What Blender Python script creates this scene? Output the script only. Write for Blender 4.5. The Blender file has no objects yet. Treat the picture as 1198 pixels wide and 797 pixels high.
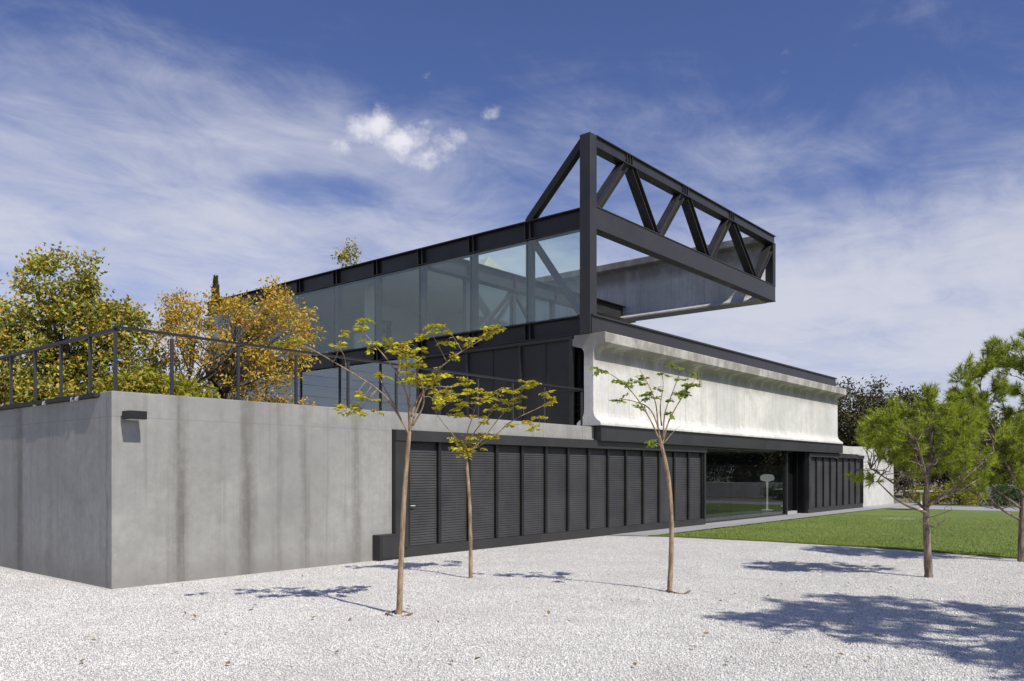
import bpy, math, random
import numpy as np
from mathutils import Vector, Matrix, noise
R = math.radians
random.seed(7); rng = np.random.default_rng(7)
C = bpy.context.scene.collection
scene = bpy.context.scene

# ------------------------------------------------------------------ helpers
class MB:
    def __init__(s): s.v = []; s.f = []
    def add(s, vs, fs):
        n = len(s.v); s.v += [tuple(v) for v in vs]; s.f += [tuple(i + n for i in f) for f in fs]; return s
    def box(s, x0, x1, y0, y1, z0, z1):
        v = [(x, y, z) for z in (z0, z1) for y in (y0, y1) for x in (x0, x1)]
        return s.add(v, [(0, 2, 3, 1), (4, 5, 7, 6), (0, 1, 5, 4), (2, 6, 7, 3), (0, 4, 6, 2), (1, 3, 7, 5)])
    def bar(s, p, q, w, h, up=(0, 0, 1)):
        p, q = Vector(p), Vector(q); d = (q - p).normalized(); u = Vector(up)
        a = d.cross(u).normalized() * w / 2; b = a.cross(d).normalized() * h / 2
        v = [c + a * i + b * j for c in (p, q) for i, j in ((-1, -1), (1, -1), (1, 1), (-1, 1))]
        return s.add(v, [(0, 1, 2, 3), (7, 6, 5, 4), (0, 4, 5, 1), (1, 5, 6, 2), (2, 6, 7, 3), (3, 7, 4, 0)])
    def tube(s, pts, rad, n=7):
        pts = [Vector(p) for p in pts]; rings = []
        if not hasattr(rad, '__len__'): rad = [rad] * len(pts)
        ref = Vector((.31, .17, .93)).normalized()
        for i, p in enumerate(pts):
            d = (pts[min(i + 1, len(pts) - 1)] - pts[max(i - 1, 0)])
            if d.length < 1e-9: d = Vector((0, 0, 1))
            d.normalize(); a = d.cross(ref)
            if a.length < .1: a = d.cross(Vector((1, 0, 0)))
            a.normalize(); b = d.cross(a)
            rings.append([p + (a * math.cos(t) + b * math.sin(t)) * rad[i] for t in [2 * math.pi * k / n for k in range(n)]])
        v = [q for r in rings for q in r]; f = []
        for i in range(len(pts) - 1):
            for k in range(n):
                f.append((i * n + k, i * n + (k + 1) % n, (i + 1) * n + (k + 1) % n, (i + 1) * n + k))
        f.append(tuple(range(n - 1, -1, -1))); f.append(tuple((len(pts) - 1) * n + k for k in range(n)))
        return s.add(v, f)
    def lathe(s, c, prof, n=24):
        v = []; f = []
        for r, z in prof:
            for k in range(n):
                t = 2 * math.pi * k / n; v.append((c[0] + r * math.cos(t), c[1] + r * math.sin(t), c[2] + z))
        for i in range(len(prof) - 1):
            for k in range(n): f.append((i * n + k, i * n + (k + 1) % n, (i + 1) * n + (k + 1) % n, (i + 1) * n + k))
        f.append(tuple(range(n - 1, -1, -1))); f.append(tuple((len(prof) - 1) * n + k for k in range(n)))
        return s.add(v, f)
    def prism(s, poly, a0, a1, axis='x'):
        """closed profile (p,z) swept along x (profile is y,z) or along y (profile is x,z)"""
        n = len(poly)
        if axis == 'x': v = [(a, p, z) for a in (a0, a1) for p, z in poly]
        else: v = [(p, a, z) for a in (a0, a1) for p, z in poly]
        f = [(i, (i + 1) % n, n + (i + 1) % n, n + i) for i in range(n)]
        f += [tuple(range(n - 1, -1, -1)), tuple(range(n, 2 * n))]
        return s.add(v, f)
    def leaf(s, c, d, w, L, n=None):
        """one small folded leaf: two quads"""
        c = Vector(c); d = Vector(d).normalized()
        nn = Vector(n) if n else Vector((random.gauss(0, 1), random.gauss(0, 1), random.gauss(.6, 1)))
        a = d.cross(nn)
        if a.length < 1e-4: a = d.cross(Vector((1, 0, 0)))
        a = a.normalized() * w / 2; u = a.cross(d).normalized() * w * .18
        m = c + d * L * .45
        return s.add([c, m + a + u, c + d * L, m - a + u, m], [(0, 1, 4), (1, 2, 4), (0, 4, 3), (4, 2, 3)])
    def build(s, name, mat, parent=None, smooth=False, bevel=0):
        me = bpy.data.meshes.new(name); off = Vector((0, 0, 0)); p = parent
        while p: off += p.location; p = p.parent
        me.from_pydata([(a - off.x, b - off.y, c - off.z) for a, b, c in s.v], [], s.f)
        me.materials.append(mat); me.update()
        import bmesh
        if len(s.v) < 3000:
            bm = bmesh.new(); bm.from_mesh(me); bmesh.ops.recalc_face_normals(bm, faces=bm.faces); bm.to_mesh(me); bm.free()
        o = bpy.data.objects.new(name, me); C.objects.link(o)
        if parent: o.parent = parent
        if smooth: me.shade_smooth()
        if bevel:
            m = o.modifiers.new('Bevel', 'BEVEL'); m.width = bevel; m.segments = 2; m.limit_method = 'ANGLE'
        return o

def tag(o, label=None, cat=None, group=None, kind=None):
    if label: o['label'] = label
    if cat: o['category'] = cat
    if group: o['group'] = group
    if kind: o['kind'] = kind
    return o
def thing(name, loc, label, cat, group=None):
    o = bpy.data.objects.new(name, None); C.objects.link(o); o.location = loc; o.empty_display_size = .3
    return tag(o, label, cat, group)
def bx(name, mat, parent, *a, bevel=0): return MB().box(*a).build(name, mat, parent, bevel=bevel)

# ------------------------------------------------------------------ materials
class NT:
    def __init__(s, name):
        s.m = bpy.data.materials.new(name); s.m.use_nodes = True; s.t = s.m.node_tree; s.N = s.t.nodes; s.L = s.t.links
        s.b = s.N['Principled BSDF']; s.out = s.N['Material Output']
        s.pos = s.N.new('ShaderNodeNewGeometry').outputs['Position']
    def n(s, t, **k):
        o = s.N.new('ShaderNode' + t)
        for a, b in k.items(): setattr(o, a, b)
        return o
    def set(s, sock, v):
        if isinstance(v, bpy.types.NodeSocket): s.L.new(v, sock)
        else: sock.default_value = v
    def vec(s, scale, src=None):
        m = s.n('Mapping'); m.inputs['Scale'].default_value = scale; s.L.new(src or s.pos, m.inputs[0]); return m.outputs[0]
    def noise(s, scale, det=4, rough=.55, src=None, dist=0):
        o = s.n('TexNoise'); s.L.new(src or s.pos, o.inputs['Vector']); o.inputs['Scale'].default_value = scale
        o.inputs['Detail'].default_value = det; o.inputs['Roughness'].default_value = rough; o.inputs['Distortion'].default_value = dist
        return o.outputs[0]
    def vor(s, scale, src=None, feat='F1', rnd=1):
        o = s.n('TexVoronoi'); o.feature = feat; s.L.new(src or s.pos, o.inputs['Vector']); o.inputs['Scale'].default_value = scale
        o.inputs['Randomness'].default_value = rnd
        return o
    def math(s, op, a, b=0., c=None):
        o = s.n('Math', operation=op); s.set(o.inputs[0], a); s.set(o.inputs[1], b)
        if c is not None: s.set(o.inputs[2], c)
        return o.outputs[0]
    def mr(s, v, a, b, c=0., d=1., smooth=True):
        o = s.n('MapRange'); o.interpolation_type = 'SMOOTHSTEP' if smooth else 'LINEAR'
        s.set(o.inputs['Value'], v)
        for k, x in zip(('From Min', 'From Max', 'To Min', 'To Max'), (a, b, c, d)): s.set(o.inputs[k], x)
        return o.outputs[0]
    def mix(s, f, a, b, mode='MIX'):
        o = s.n('MixRGB', blend_type=mode)
        s.set(o.inputs[0], f)
        for i, x in ((1, a), (2, b)):
            if isinstance(x, tuple) and len(x) == 3: x = x + (1,)
            s.set(o.inputs[i], x)
        return o.outputs[0]
    def ramp(s, v, stops):
        o = s.n('ValToRGB'); s.set(o.inputs[0], v); e = o.color_ramp.elements
        while len(e) < len(stops): e.new(.5)
        for i, (p, c) in enumerate(stops): e[i].position = p; e[i].color = tuple(c) + (1,)
        return o.outputs[0]
    def bump(s, h, strength=.3, dist=.01):
        o = s.n('Bump'); o.inputs['Strength'].default_value = strength; o.inputs['Distance'].default_value = dist
        s.L.new(h, o.inputs['Height']); s.L.new(o.outputs[0], s.b.inputs['Normal'])
    def sep(s, src=None):
        o = s.n('SeparateXYZ'); s.L.new(src or s.pos, o.inputs[0]); return o.outputs
    def rand(s): return [x for x in s.N if x.type == 'NEW_GEOMETRY'][0].outputs['Random Per Island']
    def fin(s, col, rough=.6, metal=0., spec=.5):
        if isinstance(col, tuple) and len(col) == 3: col = col + (1,)
        s.set(s.b.inputs['Base Color'], col); s.set(s.b.inputs['Roughness'], rough)
        s.set(s.b.inputs['Metallic'], metal); s.b.inputs['Specular IOR Level'].default_value = spec
        return s.m

def m_steel(name, v=.045, rough=.42, tint=(1.02, 1.0, .97)):
    t = NT(name); n1 = t.noise(1.3, 5, .6); n2 = t.noise(30, 3)
    c = t.mix(t.mr(n1, .3, .7), tuple(v * .82 * k for k in tint), tuple(v * 1.18 * k for k in tint))
    n4 = t.noise(1., 5, .7, t.vec((5, 5, .35)))
    c = t.mix(t.mr(n2, .55, .75, 0, .25), c, (v * 1.7, v * 1.6, v * 1.5)); c = t.mix(t.mr(n4, .52, .8, 0, .4), c, (v * 2.0, v * 1.9, v * 1.75))
    t.bump(n2, .08, .003)
    return t.fin(c, t.mr(n1, .2, .8, rough - .08, rough + .12))
STEEL = m_steel('charcoal_steel', .029)
STEEL_D = m_steel('black_steel', .011)
PANEL = m_steel('charcoal_panel', .024, .5)
LOUV = m_steel('louvre_metal', .042, .5)

def m_concrete(name, base, warm=1.0, streakf=0., stain=.35, joints=None, bands=(), boards=0, boards_z=0.):
    t = NT(name)
    big = t.noise(.55, 6, .6); fine = t.noise(9, 8, .65); pore = t.noise(60, 4, .7)
    c = t.mix(t.mr(big, .3, .7), tuple(base * k for k in (.83, .83, .78)), tuple(base * k for k in (1.09 * warm, 1.09, 1.0)))
    c = t.mix(t.mr(fine, .35, .75, 0, .45), c, tuple(base * k for k in (.72, .71, .69)))
    mot = t.noise(2.3, 7, .72); c = t.mix(t.mr(mot, .42, .72, 0, .45), c, tuple(base * k for k in (.6, .595, .56))); c = t.mix(t.mr(mot, .42, .2, 0, .35), c, tuple(base * k for k in (1.22, 1.21, 1.17)))
    # thin vertical run-off streaks
    st = t.noise(1.0, 6, .7, t.vec((2.6, 2.6, .12))); st2 = t.noise(1.0, 4, .6, t.vec((9, 9, .25)))
    c = t.mix(t.mr(st, .5, .78, 0, stain), c, tuple(base * k for k in (.45, .44, .41)))
    c = t.mix(t.mr(st2, .52, .78, 0, stain * 1.1), c, tuple(base * k for k in (.55, .54, .5)))
    xyz = t.sep()
    wob = t.noise(2.2, 5, .7, t.vec((1, 1, .8)))
    for ax, p, w, a in bands:
        d = t.math('ABSOLUTE', t.math('SUBTRACT', t.math('ADD', xyz[ax], t.mr(wob, 0, 1, -.12, .12, False)), p))
        m = t.mr(d, w * 1.25, 0., 0, a)
        m = t.math('MULTIPLY', m, t.mr(st2, .3, .65, .35, 1)); m = t.math('MULTIPLY', m, t.mr(fine, .25, .6, .6, 1))
        c = t.mix(m, c, tuple(base * k for k in (.4, .385, .34)))
    if boards:
        u = t.math('FRACT', t.math('MULTIPLY', xyz[boards - 1], 1 / 1.07)); cell = t.n('TexWhiteNoise'); cell.noise_dimensions = '1D'; t.set(cell.inputs['W'], t.math('FLOOR', t.math('MULTIPLY', xyz[boards - 1], 1 / 1.07)))
        c = t.mix(t.math('MULTIPLY', cell.outputs[0], .2), c, tuple(base * k for k in (.55, .54, .52)))
        c = t.mix(t.mr(t.math('ABSOLUTE', t.math('SUBTRACT', u, .5)), .475, .497, 0, .4), c, tuple(base * k for k in (.5, .49, .46)))
        rs = t.noise(.9, 5, .65, t.vec((1, 1, 1.6))); c = t.mix(t.mr(rs, .57, .72, 0, .42), c, (base * .62, base * .56, base * .47))
        hg = t.noise(1.7, 6, .7, t.vec((1, 1, .5))); c = t.mix(t.math('MULTIPLY', t.mr(hg, .3, .58, .35, .95), t.mr(xyz[2], boards_z, boards_z + .55, 0, 1)), c, tuple(base * k for k in (.36, .34, .3)))  # upper beam darkened: stain, plus shade beneath the flange put into the colour
    if joints:
        for z in joints:
            d = t.math('ABSOLUTE', t.math('SUBTRACT', xyz[2], z))
            c = t.mix(t.mr(d, .012, .003, 0, .35), c, tuple(base * .45 for k in range(3)))
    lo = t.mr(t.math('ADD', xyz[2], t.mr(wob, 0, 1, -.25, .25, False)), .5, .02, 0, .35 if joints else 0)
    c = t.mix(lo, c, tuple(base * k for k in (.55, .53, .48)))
    h = t.math('ADD', t.math('MULTIPLY', fine, .7), t.math('MULTIPLY', pore, .35))
    t.bump(h, .28, .006)
    return t.fin(c, .82, spec=.3)
CON = m_concrete('cast_concrete', .335, 1.0, stain=.5, joints=(2.5,),
                 bands=[(0, 6.33, .19, .95), (0, 7.5, .17, .85), (0, 8.63, .13, .6), (0, 9.79, .16, .7), (0, 8.1, .07, .3), (0, 5.95, .05, .2), (0, 7.0, .08, .2),
                        (1, 15.45, .22, .85), (1, 12.12, .04, .7), (1, 14.2, .14, .25), (1, 13.2, .1, .15)])
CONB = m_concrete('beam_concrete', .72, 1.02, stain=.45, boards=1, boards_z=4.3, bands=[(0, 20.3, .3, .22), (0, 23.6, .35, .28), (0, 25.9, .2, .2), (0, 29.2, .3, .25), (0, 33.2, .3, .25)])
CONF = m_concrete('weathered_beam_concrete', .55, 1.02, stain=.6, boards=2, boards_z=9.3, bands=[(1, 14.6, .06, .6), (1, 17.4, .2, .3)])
CONW = m_concrete('white_wall_concrete', .6, 1.0, stain=.2)

def m_plain(name, col, rough=.6, var=.12, sc=4, spec=.5):
    t = NT(name); n = t.noise(sc, 5)
    c = t.mix(t.mr(n, .3, .7), tuple(k * (1 - var) for k in col), tuple(k * (1 + var) for k in col))
    return t.fin(c, rough, spec=spec)
WHITE = m_plain('white_lacquer', (.75, .75, .73), .35, .04)
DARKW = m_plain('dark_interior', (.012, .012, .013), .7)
BLACK = m_plain('recess_black', (.006, .006, .007), .55, spec=.2)  # near black puts the entrance recess's shade into the colour
INTW = m_plain('grey_plaster', (.62, .62, .6), .8, .05)
CEIL = m_plain('ceiling_plaster', (.66, .64, .62), .85, .04)
FLOORM = m_plain('polished_floor', (.42, .41, .4), .35, .08)
SLAB = m_plain('roof_slab', (.1, .1, .1), .8)
FLASH = m_plain('roof_felt', (.02, .02, .022), .75, .3, 9)
PATCH = m_plain('torn_flashing', (.7, .7, .68), .6, .1)
TAN = m_plain('tan_render', (.42, .33, .25), .8, .08)
ROOFR = m_plain('clay_roof', (.25, .11, .07), .8, .2)
SOIL = m_plain('bark_mulch', (.09, .065, .045), .95, .35, 12)
HOSE = m_plain('brown_hose', (.22, .14, .09), .6, .25, 25)
SOFA = m_plain('grey_fabric', (.16, .16, .17), .9, .1)
GRAN = m_concrete('granite', .5, 1.03, stain=.1)
LAMPG = m_plain('lamp_housing', (.012, .012, .013), .5, .1)

def m_glass(name, tint, refl_tint=(.92, .96, .97), base=.04, dirt=.02):
    t = NT(name); t.N.remove(t.b)
    dp = t.n('VectorMath', operation='DOT_PRODUCT'); g_ = [q for q in t.N if q.type == 'NEW_GEOMETRY'][0]; t.L.new(g_.outputs['Normal'], dp.inputs[0]); t.L.new(g_.outputs['Incoming'], dp.inputs[1])
    fr = t.math('ADD', t.math('MULTIPLY', t.math('POWER', t.math('SUBTRACT', 1., t.math('MINIMUM', t.math('ABSOLUTE', dp.outputs['Value']), 1.)), 5.), .96), .04)
    wob = t.noise(.35, 2); bp = t.n('Bump'); bp.inputs['Strength'].default_value = .05; bp.inputs['Distance'].default_value = .05; t.L.new(wob, bp.inputs['Height'])
    gl = t.n('BsdfGlossy'); gl.inputs['Roughness'].default_value = .01; gl.inputs['Color'].default_value = refl_tint + (1,); t.L.new(bp.outputs[0], gl.inputs['Normal'])
    tr = t.n('BsdfTransparent'); tr.inputs[0].default_value = tint + (1,)
    mx = t.n('MixShader'); f = t.math('ADD', t.math('MULTIPLY', fr, 1.1), base); f = t.math('MINIMUM', f, 1.)
    t.L.new(f, mx.inputs[0]); t.L.new(tr.outputs[0], mx.inputs[1]); t.L.new(gl.outputs[0], mx.inputs[2])
    df = t.n('BsdfDiffuse'); df.inputs[0].default_value = (.5, .55, .56, 1)
    m2 = t.n('MixShader'); m2.inputs[0].default_value = dirt; t.L.new(mx.outputs[0], m2.inputs[1]); t.L.new(df.outputs[0], m2.inputs[2])
    t.L.new(m2.outputs[0], t.out.inputs[0]); return t.m
GLASS_U = m_glass('pale_green_glass', (.84, .925, .9), base=.03, dirt=.025)
GLASS_L = m_glass('reflective_glass', (.7, .78, .77), base=.13, dirt=.03)
GLASS_G = m_glass('dark_tinted_glass', (.62, .65, .65), base=.02, dirt=.004)

def m_bark(name, a, b, sc=14):
    t = NT(name); n = t.noise(sc, 6, .65, t.vec((1, 1, .25))); n2 = t.noise(sc * 4, 3)
    t.bump(t.math('ADD', n, t.math('MULTIPLY', n2, .4)), .6, .012)
    return t.fin(t.mix(t.mr(n, .35, .68), a, b), .85, spec=.25)
BARK_Y = m_bark('young_bark', (.2, .14, .085), (.42, .31, .2), 22)
BARK_P = m_bark('pine_bark', (.1, .075, .055), (.3, .24, .19), 16)
BARK_D = m_bark('dark_bark', (.05, .04, .032), (.13, .105, .085))

def m_leaf(name, stops, rough=.5, trans=.25):
    t = NT(name); col = t.ramp(t.rand(), stops)
    lo = t.noise(.9, 2); col = t.mix(t.mr(lo, .35, .65, 0, .35), col, t.mix(1., col, (.55, .6, .5), 'MULTIPLY'))
    t.fin(col, rough, spec=.35)
    tl = t.n('BsdfTranslucent'); t.L.new(t.mix(1., col, (1.3, 1.35, .8), 'MULTIPLY'), tl.inputs[0])
    mx = t.n('MixShader'); mx.inputs[0].default_value = trans
    t.L.new(t.b.outputs[0], mx.inputs[1]); t.L.new(tl.outputs[0], mx.inputs[2]); t.L.new(mx.outputs[0], t.out.inputs[0]); return t.m
LEAF_YG = m_leaf('yellow_green_leaf', [(0, (.34, .36, .02)), (.4, (.52, .5, .025)), (.8, (.68, .6, .03)), (.95, (.65, .42, .03)), (1, (.6, .26, .03))])
LEAF_G3 = m_leaf('fresh_green_leaf', [(0, (.17, .26, .03)), (.6, (.28, .36, .035)), (1, (.42, .44, .05))])
LEAF_OR = m_leaf('autumn_leaf', [(0, (.2, .22, .045)), (.3, (.45, .38, .06)), (.6, (.68, .48, .06)), (.88, (.8, .46, .06)), (1, (.7, .26, .07))])
LEAF_OL = m_leaf('turning_leaf', [(0, (.13, .16, .035)), (.35, (.28, .3, .055)), (.65, (.45, .43, .075)), (.88, (.62, .48, .07)), (1, (.7, .34, .06))])
LEAF_SH = m_leaf('shrub_leaf', [(0, (.17, .21, .025)), (.5, (.32, .33, .03)), (1, (.5, .33, .04))])
LEAF_DK = m_leaf('dark_evergreen_leaf', [(0, (.045, .045, .018)), (.6, (.1, .095, .035)), (1, (.2, .165, .065))], trans=.1)
LEAF_MG = m_leaf('mid_green_leaf', [(0, (.04, .07, .02)), (1, (.12, .17, .04))])
NEEDLE = m_leaf('pine_needle', [(0, (.18, .23, .03)), (.5, (.34, .41, .045)), (1, (.55, .58, .09))], trans=.42)
NEEDLE_B = m_leaf('bluish_pine_needle', [(0, (.17, .22, .03)), (.5, (.31, .38, .05)), (1, (.52, .55, .1))], trans=.42)
DRY = m_leaf('dry_leaf', [(0, (.1, .06, .03)), (.5, (.28, .16, .06)), (1, (.3, .28, .06))], trans=.1)

def m_gravel():
    t = NT('white_gravel')
    v = t.vor(60); v2 = t.vor(95); n = t.noise(.8, 5, .6); n3 = t.noise(22, 3)
    sx = t.sep(v.outputs['Color'])
    c = t.ramp(sx[0], [(0, (.42, .4, .37)), (.1, (.56, .55, .52)), (.5, (.65, .64, .61)), (1, (.74, .73, .7))])
    gap = t.mr(v.outputs['Distance'], .5, .75, 0, .45)
    c = t.mix(gap, c, (.3, .28, .26)); c = t.mix(t.mr(n, .35, .7, 0, .22), c, (.42, .4, .38))
    h = t.math('ADD', t.math('MULTIPLY', t.math('SUBTRACT', 1., v.outputs['Distance']), 1.), t.math('MULTIPLY', n3, .4))
    t.bump(h, .8, .02); return t.fin(c, .85, spec=.25)
GRAVEL = m_gravel()
def m_stone():
    t = NT('white_stone'); gn = t.noise(.8, 5, .6); c = t.ramp(t.rand(), [(0, (.22, .18, .13)), (.015, (.42, .4, .37)), (.05, (.56, .55, .52)), (.5, (.74, .73, .68)), (1, (.86, .85, .8))])
    c = t.mix(t.mr(gn, .4, .7, 0, .3), c, (.5, .47, .42)); n = t.noise(60, 3); t.bump(n, .3, .003)
    return t.fin(c, .8, spec=.3)
STONE = m_stone()
def m_lawn(name, blade=False):
    t = NT(name); n = t.noise(.45, 5, .6); n2 = t.noise(4, 5, .7); n3 = t.noise(70, 3, .7)
    c = t.mix(t.mr(n, .3, .7), (.16, .22, .05), (.2, .265, .065)); c = t.mix(t.mr(n2, .4, .7, 0, .5), c, (.2, .26, .06))
    c = t.mix(t.mr(n3, .4, .7, 0, .35), c, (.12, .185, .035))
    x = t.sep()
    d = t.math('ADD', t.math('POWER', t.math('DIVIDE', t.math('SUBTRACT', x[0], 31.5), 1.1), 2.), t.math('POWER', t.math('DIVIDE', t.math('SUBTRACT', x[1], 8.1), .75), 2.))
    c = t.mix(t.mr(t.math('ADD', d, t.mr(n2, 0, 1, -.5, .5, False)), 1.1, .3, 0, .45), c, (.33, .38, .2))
    if blade: c = t.mix(t.rand(), c, t.mix(1., c, (1.5, 1.35, 1.2), 'MULTIPLY'))
    else: t.bump(n3, 1., .03)
    return t.fin(c, .75, spec=.25)
LAWN = m_lawn('lawn_turf'); BLADE = m_lawn('lawn_blade', True)
def m_pave():
    t = NT('pavement_stone'); b = t.n('TexBrick'); t.L.new(t.pos, b.inputs['Vector'])
    b.offset = .5; b.inputs['Scale'].default_value = 1; b.inputs['Brick Width'].default_value = 1.2; b.inputs['Row Height'].default_value = .6; b.inputs['Mortar Size'].default_value = .006
    b.inputs['Color1'].default_value = (.33, .33, .33, 1); b.inputs['Color2'].default_value = (.38, .38, .38, 1); b.inputs['Mortar'].default_value = (.18, .18, .18, 1)
    n = t.noise(5, 6); c = t.mix(t.mr(n, .35, .7, 0, .3), b.outputs[0], (.25, .25, .245)); t.bump(n, .1, .003)
    return t.fin(c, .7)
PAVE = m_pave()
def m_ground():
    t = NT('dry_ground'); n = t.noise(.2, 6); n2 = t.noise(3, 6)
    c = t.mix(t.mr(n, .35, .65), (.2, .17, .12), (.11, .13, .06)); c = t.mix(t.mr(n2, .4, .7, 0, .4), c, (.25, .22, .17)); t.bump(n2, .5, .05)
    return t.fin(c, .9)
GROUND = m_ground()

# ------------------------------------------------------------------ ground
def sheet(name, poly, z, mat, kind='structure'):
    m = MB(); m.add([(x, y, z) for x, y in poly], [tuple(range(len(poly)))]); o = m.build(name, mat); tag(o, kind=kind); return o
sheet('ground', [(-900, -900), (900, -900), (900, 900), (-900, 900)], -.03, GROUND)
def edge_x(y):
    pts = [(-30, 17.2), (-5, 17.4), (0, 17.9), (2.5, 18.4), (4.94, 18.95), (7.87, 19.1), (10.4, 18.8), (10.9, 18.62), (11.95, 18.2)]
    for (a, x0), (b, x1) in zip(pts, pts[1:]):
        if a <= y <= b: return x0 + (x1 - x0) * (y - a) / (b - a)
    return pts[-1][1]
ys = [-30 + 42.0 * i / 168 for i in range(169)]
def wig(y): return .035 * noise.noise(Vector((y * 3, 1.7, 0))) + .03 * noise.noise(Vector((y * 9, 4, 0)))
edge = [(edge_x(min(y, 11.95)) + wig(y), min(y, 11.99)) for y in ys]
# the gravel yard as a fine undulating sheet
gm = MB(); NX, NY = 150, 170
def gz(x, y):
    e = edge_x(max(-30, min(y, 11.95))); fade = max(0, min(1, (e - x) / 1.5)) * max(0, min(1, (11.9 - y) / 1.0 if y < 11.9 else 0))
    return .008 + fade * (.035 * noise.noise(Vector((x * .35, y * .35, 3))) + .012 * noise.noise(Vector((x * 1.6, y * 1.6, 9))) + .02)
gv = []
for j in range(NY + 1):
    y = -14 + (26.2) * j / NY
    for i in range(NX + 1):
        e = edge_x(max(-30, min(y, 11.95))) + wig(y); x = -10 + (e + 10) * i / NX; gv.append((x, y, gz(x, y)))
W = NX + 1
gm.add(gv, [(j * W + i, j * W + i + 1, (j + 1) * W + i + 1, (j + 1) * W + i) for j in range(NY) for i in range(NX)])
tag(gm.build('gravel', GRAVEL, smooth=True), kind='structure')
# the gravel also runs round the left side of the block
sheet('gravel_side', [(-10, 12.2), (5.32, 12.2), (5.32, 32), (-10, 32)], .008, GRAVEL)
pl = [p for p in edge if p[1] <= 10.9]
sheet('lawn', pl + [(40.2, 10.9), (40.2, -30)], .012, LAWN)
sheet('pavement', [(edge_x(10.9) , 10.93), (edge_x(11.95) + .05, 11.99), (24, 11.99), (24, 12.3), (33.1, 12.3), (33.1, 12.1), (47, 12.1), (47, 10.93)], .02, PAVE)
sheet('path', [(40.2, -30), (44.2, -30), (44.2, 10.9), (40.2, 10.9)], .016, PAVE)

# loose stones lying on the gravel, dense near the viewer
def stones(name, n, box, dfall, smin, smax):
    base = np.array([(1, 0, 0), (-1, 0, 0), (0, 1, 0), (0, -1, 0), (0, 0, 1), (0, 0, -1)], float)
    fc = np.array([(0, 2, 4), (2, 1, 4), (1, 3, 4), (3, 0, 4), (2, 0, 5), (1, 2, 5), (3, 1, 5), (0, 3, 5)])
    pts = []
    while len(pts) < n:
        a = rng.uniform((box[0], box[1]), (box[2], box[3]), (n, 2))
        d = a[:, 0] * .767 + a[:, 1] * .641; l = (a[:, 0] * .641 - a[:, 1] * .767)
        ok = (d > 5.9) & (np.abs(l) < .68 * d + .3) & ((a[:, 1] < 11.85) | (a[:, 0] < 5.2)) & (rng.random(n) < np.clip((dfall / d) ** 2, 0, 1))
        ex = np.array([edge_x(max(-30, y)) for y in np.minimum(a[:, 1], 11.9)]) + np.abs(rng.normal(0, .035, n))
        ok &= a[:, 0] < ex - .02
        pts += list(a[ok])
    pts = np.array(pts[:n]); 
    zz = np.array([gz(x, y) for x, y in pts])
    sz = rng.uniform(smin, smax, (n, 1)) * rng.uniform(.6, 1.3, (n, 3)) * np.array((1, 1, .62))
    v = base[None] * sz[:, None, :] * rng.uniform(.75, 1.2, (n, 6, 1)); v += rng.normal(0, .12, v.shape) * sz[:, None, :]
    th = rng.uniform(0, 6.28, n); c, s = np.cos(th)[:, None], np.sin(th)[:, None]
    x = v[..., 0] * c - v[..., 1] * s; y = v[..., 0] * s + v[..., 1] * c
    v = np.stack([x + pts[:, :1], y + pts[:, 1:], v[..., 2] + zz[:, None] + sz[:, 2:] * .35], -1).reshape(-1, 3)
    f = (fc[None] + 6 * np.arange(n)[:, None, None]).reshape(-1, 3)
    me = bpy.data.meshes.new(name); me.vertices.add(len(v)); me.vertices.foreach_set('co', v.astype(np.float32).ravel())
    me.loops.add(f.size); me.loops.foreach_set('vertex_index', f.ravel().astype(np.int32))
    me.polygons.add(len(f)); me.polygons.foreach_set('loop_start', np.arange(0, f.size, 3, dtype=np.int32)); me.polygons.foreach_set('loop_total', np.full(len(f), 3, dtype=np.int32))
    me.update(calc_edges=True); me.materials.append(STONE)
    o = bpy.data.objects.new(name, me); C.objects.link(o); return o
tag(stones('gravel_stones', 250000, (0, -3, 18, 17), 8.5, .007, .0125), 'loose white crushed stones covering the gravel yard', 'gravel', kind='stuff')

# grass blades: the near strip and the lawn edge
def blades(name, n):
    m = []; f = []
    k = 0
    while k < n:
        y = random.uniform(-1, 10.9); e = edge_x(y) + wig(y)
        x = e + (random.expovariate(1 / .05) - .02 if random.random() < .35 else random.uniform(0, 1) ** 1.7 * 14)
        h = random.uniform(.02, .045); a = random.uniform(0, 6.28); w = .006
        dx, dy = math.cos(a) * w, math.sin(a) * w; lx, ly = random.gauss(0, .015), random.gauss(0, .015)
        m += [(x - dx, y - dy, .01), (x + dx, y + dy, .01), (x + lx, y + ly, .01 + h)]; f.append((3 * k, 3 * k + 1, 3 * k + 2)); k += 1
    mb = MB(); mb.v = m; mb.f = f; return mb.build(name, BLADE)
tag(blades('grass', 110000), 'short green grass blades of the lawn beyond the gravel', 'grass', kind='stuff')

# ------------------------------------------------------------------ house
XL, YF, YR, XR, XE = 17.5, 11.95, 18.35, 29.7, 36.5
house = thing('house', (XL, YF, 0), 'long two storey modern house of black steel trusses, big concrete beams and glass', 'house')
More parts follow.
